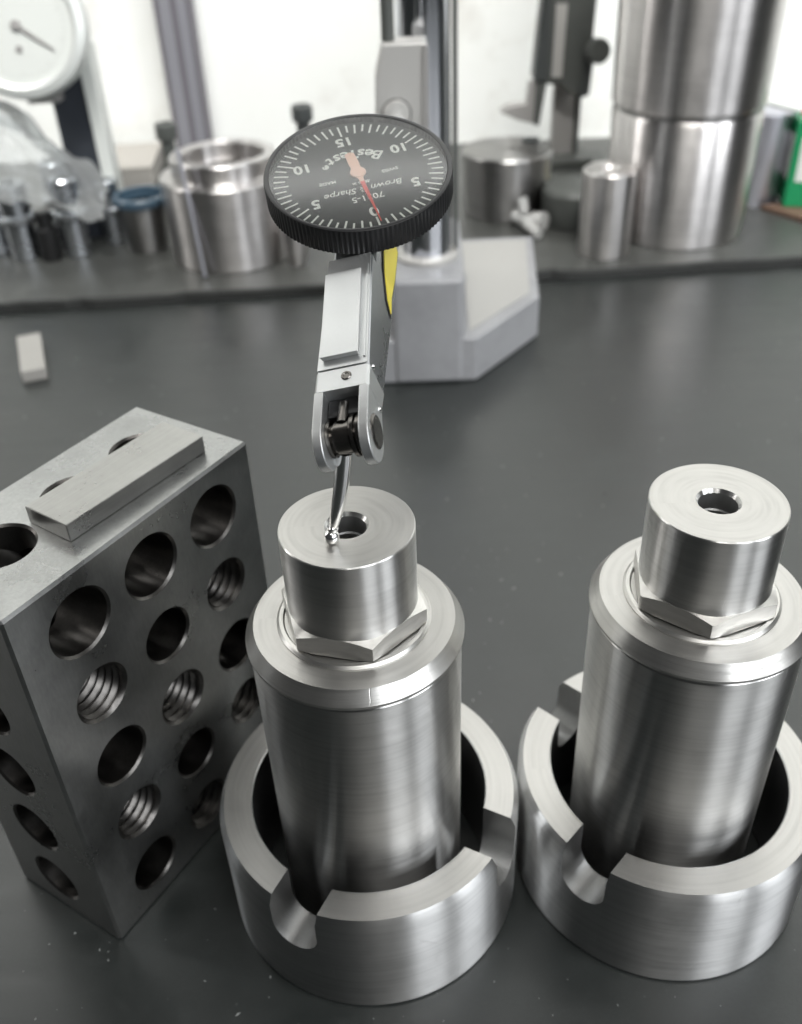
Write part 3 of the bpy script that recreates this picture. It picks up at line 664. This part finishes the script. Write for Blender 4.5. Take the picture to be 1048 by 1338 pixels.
fitting(-128.5, 436, 'bright flanged fitting furthest right under the bag, beside the blue rimmed jar', 29, 5.6)
bm = bmesh.new(); lathe(bm, [(0, 0), (4.5, 0), (4.8, 0.5), (4.8, 14), (3.6, 15), (3.6, 22), (0, 22.3)], 32); o = obj('black_plug', bm, BLACKMETAL); place(o, (-153.5, 417, Z)); tag(o, 'small black plug standing between the two bright fittings', 'plug')
# crumpled clear bag draped over them
bm = bmesh.new(); nx, ny = 70, 60; vs = []
def bagz(u, v):
    x = -205+u*80; y = 404+v*50
    ridge = 67-74*max(0, u-0.42)-20*abs(v-0.45)
    z_ = ridge + 9*noise.noise(V((u*4, v*5, 2)))+5*abs(noise.noise(V((u*9, v*11, 5))))*1.4
    z_ -= max(0, 0.32-v)**1.2*150
    return V((x+4*noise.noise(V((u*6, v*6, 8))), y+6*noise.noise(V((u*5, v*5, 13))), max(30-8*max(0,u-.6)/.4+7*noise.noise(V((u*7, v*7, 1))), z_)))
for i in range(nx+1):
    for j in range(ny+1): vs.append(bm.verts.new(bagz(i/nx, j/ny)))
for i in range(nx):
    for j in range(ny): bm.faces.new((vs[i*(ny+1)+j], vs[(i+1)*(ny+1)+j], vs[(i+1)*(ny+1)+j+1], vs[i*(ny+1)+j+1]))
for v in bm.verts: v.co -= V((-160, 425, 0))
o = obj('plastic_bag', bm, FILM); place(o, (-160, 425, Z)); tag(o, 'crumpled clear plastic bag draped over shiny fittings at the left edge', 'plastic bag')
for v in []: pass
# blue rimmed cup
cylthing('blue_lidded_jar', 'small dark jar with a blue rim between the plastic bag and the stepped collar', 'jar', -111.0, 426,
         [('jar_body', [(0, 0), (8.6, 0), (9.2, 1), (10.5, 16), (11.5, 21), (9.3, 21)], STEEL_DULL),
          ('blue_rim', [(8, 21.1), (12.4, 21.1), (12.9, 22.5), (12.9, 24), (12, 25), (10.2, 24.9), (9.2, 18), (0, 17)], BLUE)], n=48)
# cardboard box in the far left corner
CB = thing('cardboard_slab', 'flat grey cardboard box lying at the foot of the wall behind the jar', 'box', (-150, 540, Z), R(4))
bm = bmesh.new(); box(bm, (0, 0, 5), (44, 50, 10)); obj('box_body', bm, CARD, CB, False, bevel=0.6)
bm = bmesh.new(); box(bm, (0, 0, 10.6), (45, 51, 1.1)); obj('box_lid', bm, CARD, CB, False, bevel=0.3)

# vernier height gauge, dark, between chrome column and tall cylinder
VG = thing('vernier_gauge', 'dark vernier height gauge with a round knob and angled jaw, before the white wall', 'height gauge', (92, 500, Z))
def slab(name, pts, y0, y1, m, bev=0.4):
    bm = bmesh.new(); prism(bm, [(x-92, z_-4) for x, z_ in pts], y0-500, y1-500, Mxz); return obj(name, bm, m, VG, False, bevel=bev)
slab('mast', [(85, 8), (96, 8), (96, 180), (85, 180)], 499, 506, GREYPAINT)
slab('mast_edge', [(96.1, 8), (98.6, 8), (99, 180), (96.1, 180)], 498, 505, DARKPAINT)
slab('slide', [(79.5, 54), (86.5, 53.5), (90, 49.5), (95, 48), (100, 56), (102, 130), (79.5, 130)], 489, 498.5, DARKPAINT)
slab('slide_edge', [(95.5, 47), (100.3, 48.5), (101.5, 68), (96.5, 68)], 487.5, 489, BLACKPL)
slab('scale_strip', [(81.5, 57), (86.5, 57), (87.3, 89), (82, 89)], 488.2, 488.95, BRACKET, 0.1)
slab('side_bar', [(72.5, 57), (79.3, 55), (79.3, 130), (80.5, 130), (75.5, 95)], 486, 498, BLACKPL)
slab('jaw', [(73.5, 36), (76.3, 35), (79.3, 55), (74, 56)], 487, 497, DARKPAINT)
slab('jaw_tip', [(57, 42), (61, 44.5), (70, 45.5), (71, 55), (74, 55), (73.6, 36), (66, 38)], 488, 495, GREYPAINT)
bm = bmesh.new(); lathe(bm, [(2.5, 0), (2.5, 3), (5.2, 3), (5.6, 3.6), (5.6, 8.4), (5.0, 9), (0, 9)], 40, M=axisM((8.0, -12.6, 64.8), (0.25, -0.95, 0.1))); obj('knob', bm, DARKPAINT, VG)
bm = bmesh.new(); box(bm, (0.5, -2, 4.5), (46, 44, 9)); obj('foot', bm, DARKPAINT, VG, False, bevel=1)
bm = bmesh.new(); box(bm, (0, -1, 11.5), (26, 24, 5)); obj('foot_step', bm, DARKPAINT, VG, False, bevel=1)
o = bmesh.new(); prism(o, [(-6, -3), (5, -4), (7, 1), (0, 4), (-5, 2)], 0, 1.2); o = obj('yellow_tag', o, YTAG, None, False); place(o, (95.5, 462, 13.1+Z), R(10)); tag(o, 'small yellow tag lying just behind the short bright cylinder', 'tag')
o.location.z = (13.2)*S
bm = bmesh.new(); lathe(bm, [(0, 0), (14.5, 0), (15, 1), (15, 15), (13.5, 17), (0, 17.5)], 64); o = obj('dark_disc', bm, DARKPAINT); place(o, (86.5, 437, Z)); tag(o, 'low dark round block half hidden behind the short bright cylinder', 'steel block')
# bits on top of the dark cylinder and crystal-like clear piece in front of it
bm = bmesh.new(); prism(bm, [(-4, -2), (3, -2.5), (4.5, 1), (-2, 2.5)], 0, 1.6); o = obj('dark_chip', bm, BLACKPL, None, False); place(o, (69, 466, Z+29.65)); tag(o, 'dark chip lying on the top of the dull dark cylinder', 'chip')
CL = thing('clear_fitting', 'small clear plastic fitting lying before the dull dark cylinder', 'fitting', (63, 425, Z))
for nm, q0, q1, r0, r1 in (('clear_arm', (-5, 6, 6), (3, -1, 4.5), 3.0, 2.6), ('clear_arm', (-1, 2, 8), (-2, 5, 14), 2.2, 2.8), ('clear_foot', (0, 0, 4), (4, -11, 2.6), 2.6, 2.2), ('clear_knob', (3, 2, 5), (8, -2, 5.5), 3.4, 4.2)):
    bm = bmesh.new(); tube(bm, [q0, q1], [r0, r1], 14); obj(nm, bm, CLEARISH, CL)
# pale small block on the granite at the left
PB = bmesh.new(); prism(PB, [(-4.4, -16), (4.2, -16), (4.6, 16), (-4.2, 16)], 0.02, 4.5); o = obj('ceramic_block', PB, PALE, None, False, bevel=0.3); place(o, (-135.5, 321, 0), R(20)); tag(o, 'small pale rectangular block lying alone on the granite at the left', 'gauge block')

# green box, pen and wood at the right edge
GB = thing('green_box', 'green box with a white label standing at the right edge', 'box', (203.5, 446, Z), R(-12))
bm = bmesh.new(); box(bm, (0, 0, 19.5), (32, 26, 39)); obj('box_body', bm, GREEN, GB, False, bevel=0.8)
bm = bmesh.new(); box(bm, (0.5, -13.1, 22), (27, 0.3, 20)); obj('white_label', bm, WHITEPL, GB, False)
bm = bmesh.new(); box(bm, (-16.1, 0, 22), (0.3, 20, 20)); obj('white_label', bm, WHITEPL, GB, False)
PN = thing('marker_pen', 'white marker pen with a red end lying across the top of the green box', 'pen', (178, 441, 44+Z))
def pen(nm, k0, k1, r, m):
    A0 = V((-11, -1, 6.2)); A1 = V((24, 0, -3.4)); bm = bmesh.new(); tube(bm, [A0.lerp(A1, k0), A0.lerp(A1, k1)], [r, r], 20); obj(nm, bm, m, PN)
pen('barrel', 0, 0.565, 1.5, WHITEPL); pen('cap', 0.57, 1.0, 1.6, REDM)
bm = bmesh.new(); prism(bm, [(-10, 8), (14, -30), (40, -30), (40, 10)], 0, 2.4); o = obj('wooden_piece', bm, BROWN, None, False, bevel=0.3); place(o, (187, 434, Z)); tag(o, 'flat brown wooden piece under the green box at the right edge', 'board')
o.location.z = Z*S; GB.location.z = (Z+2.45)*S
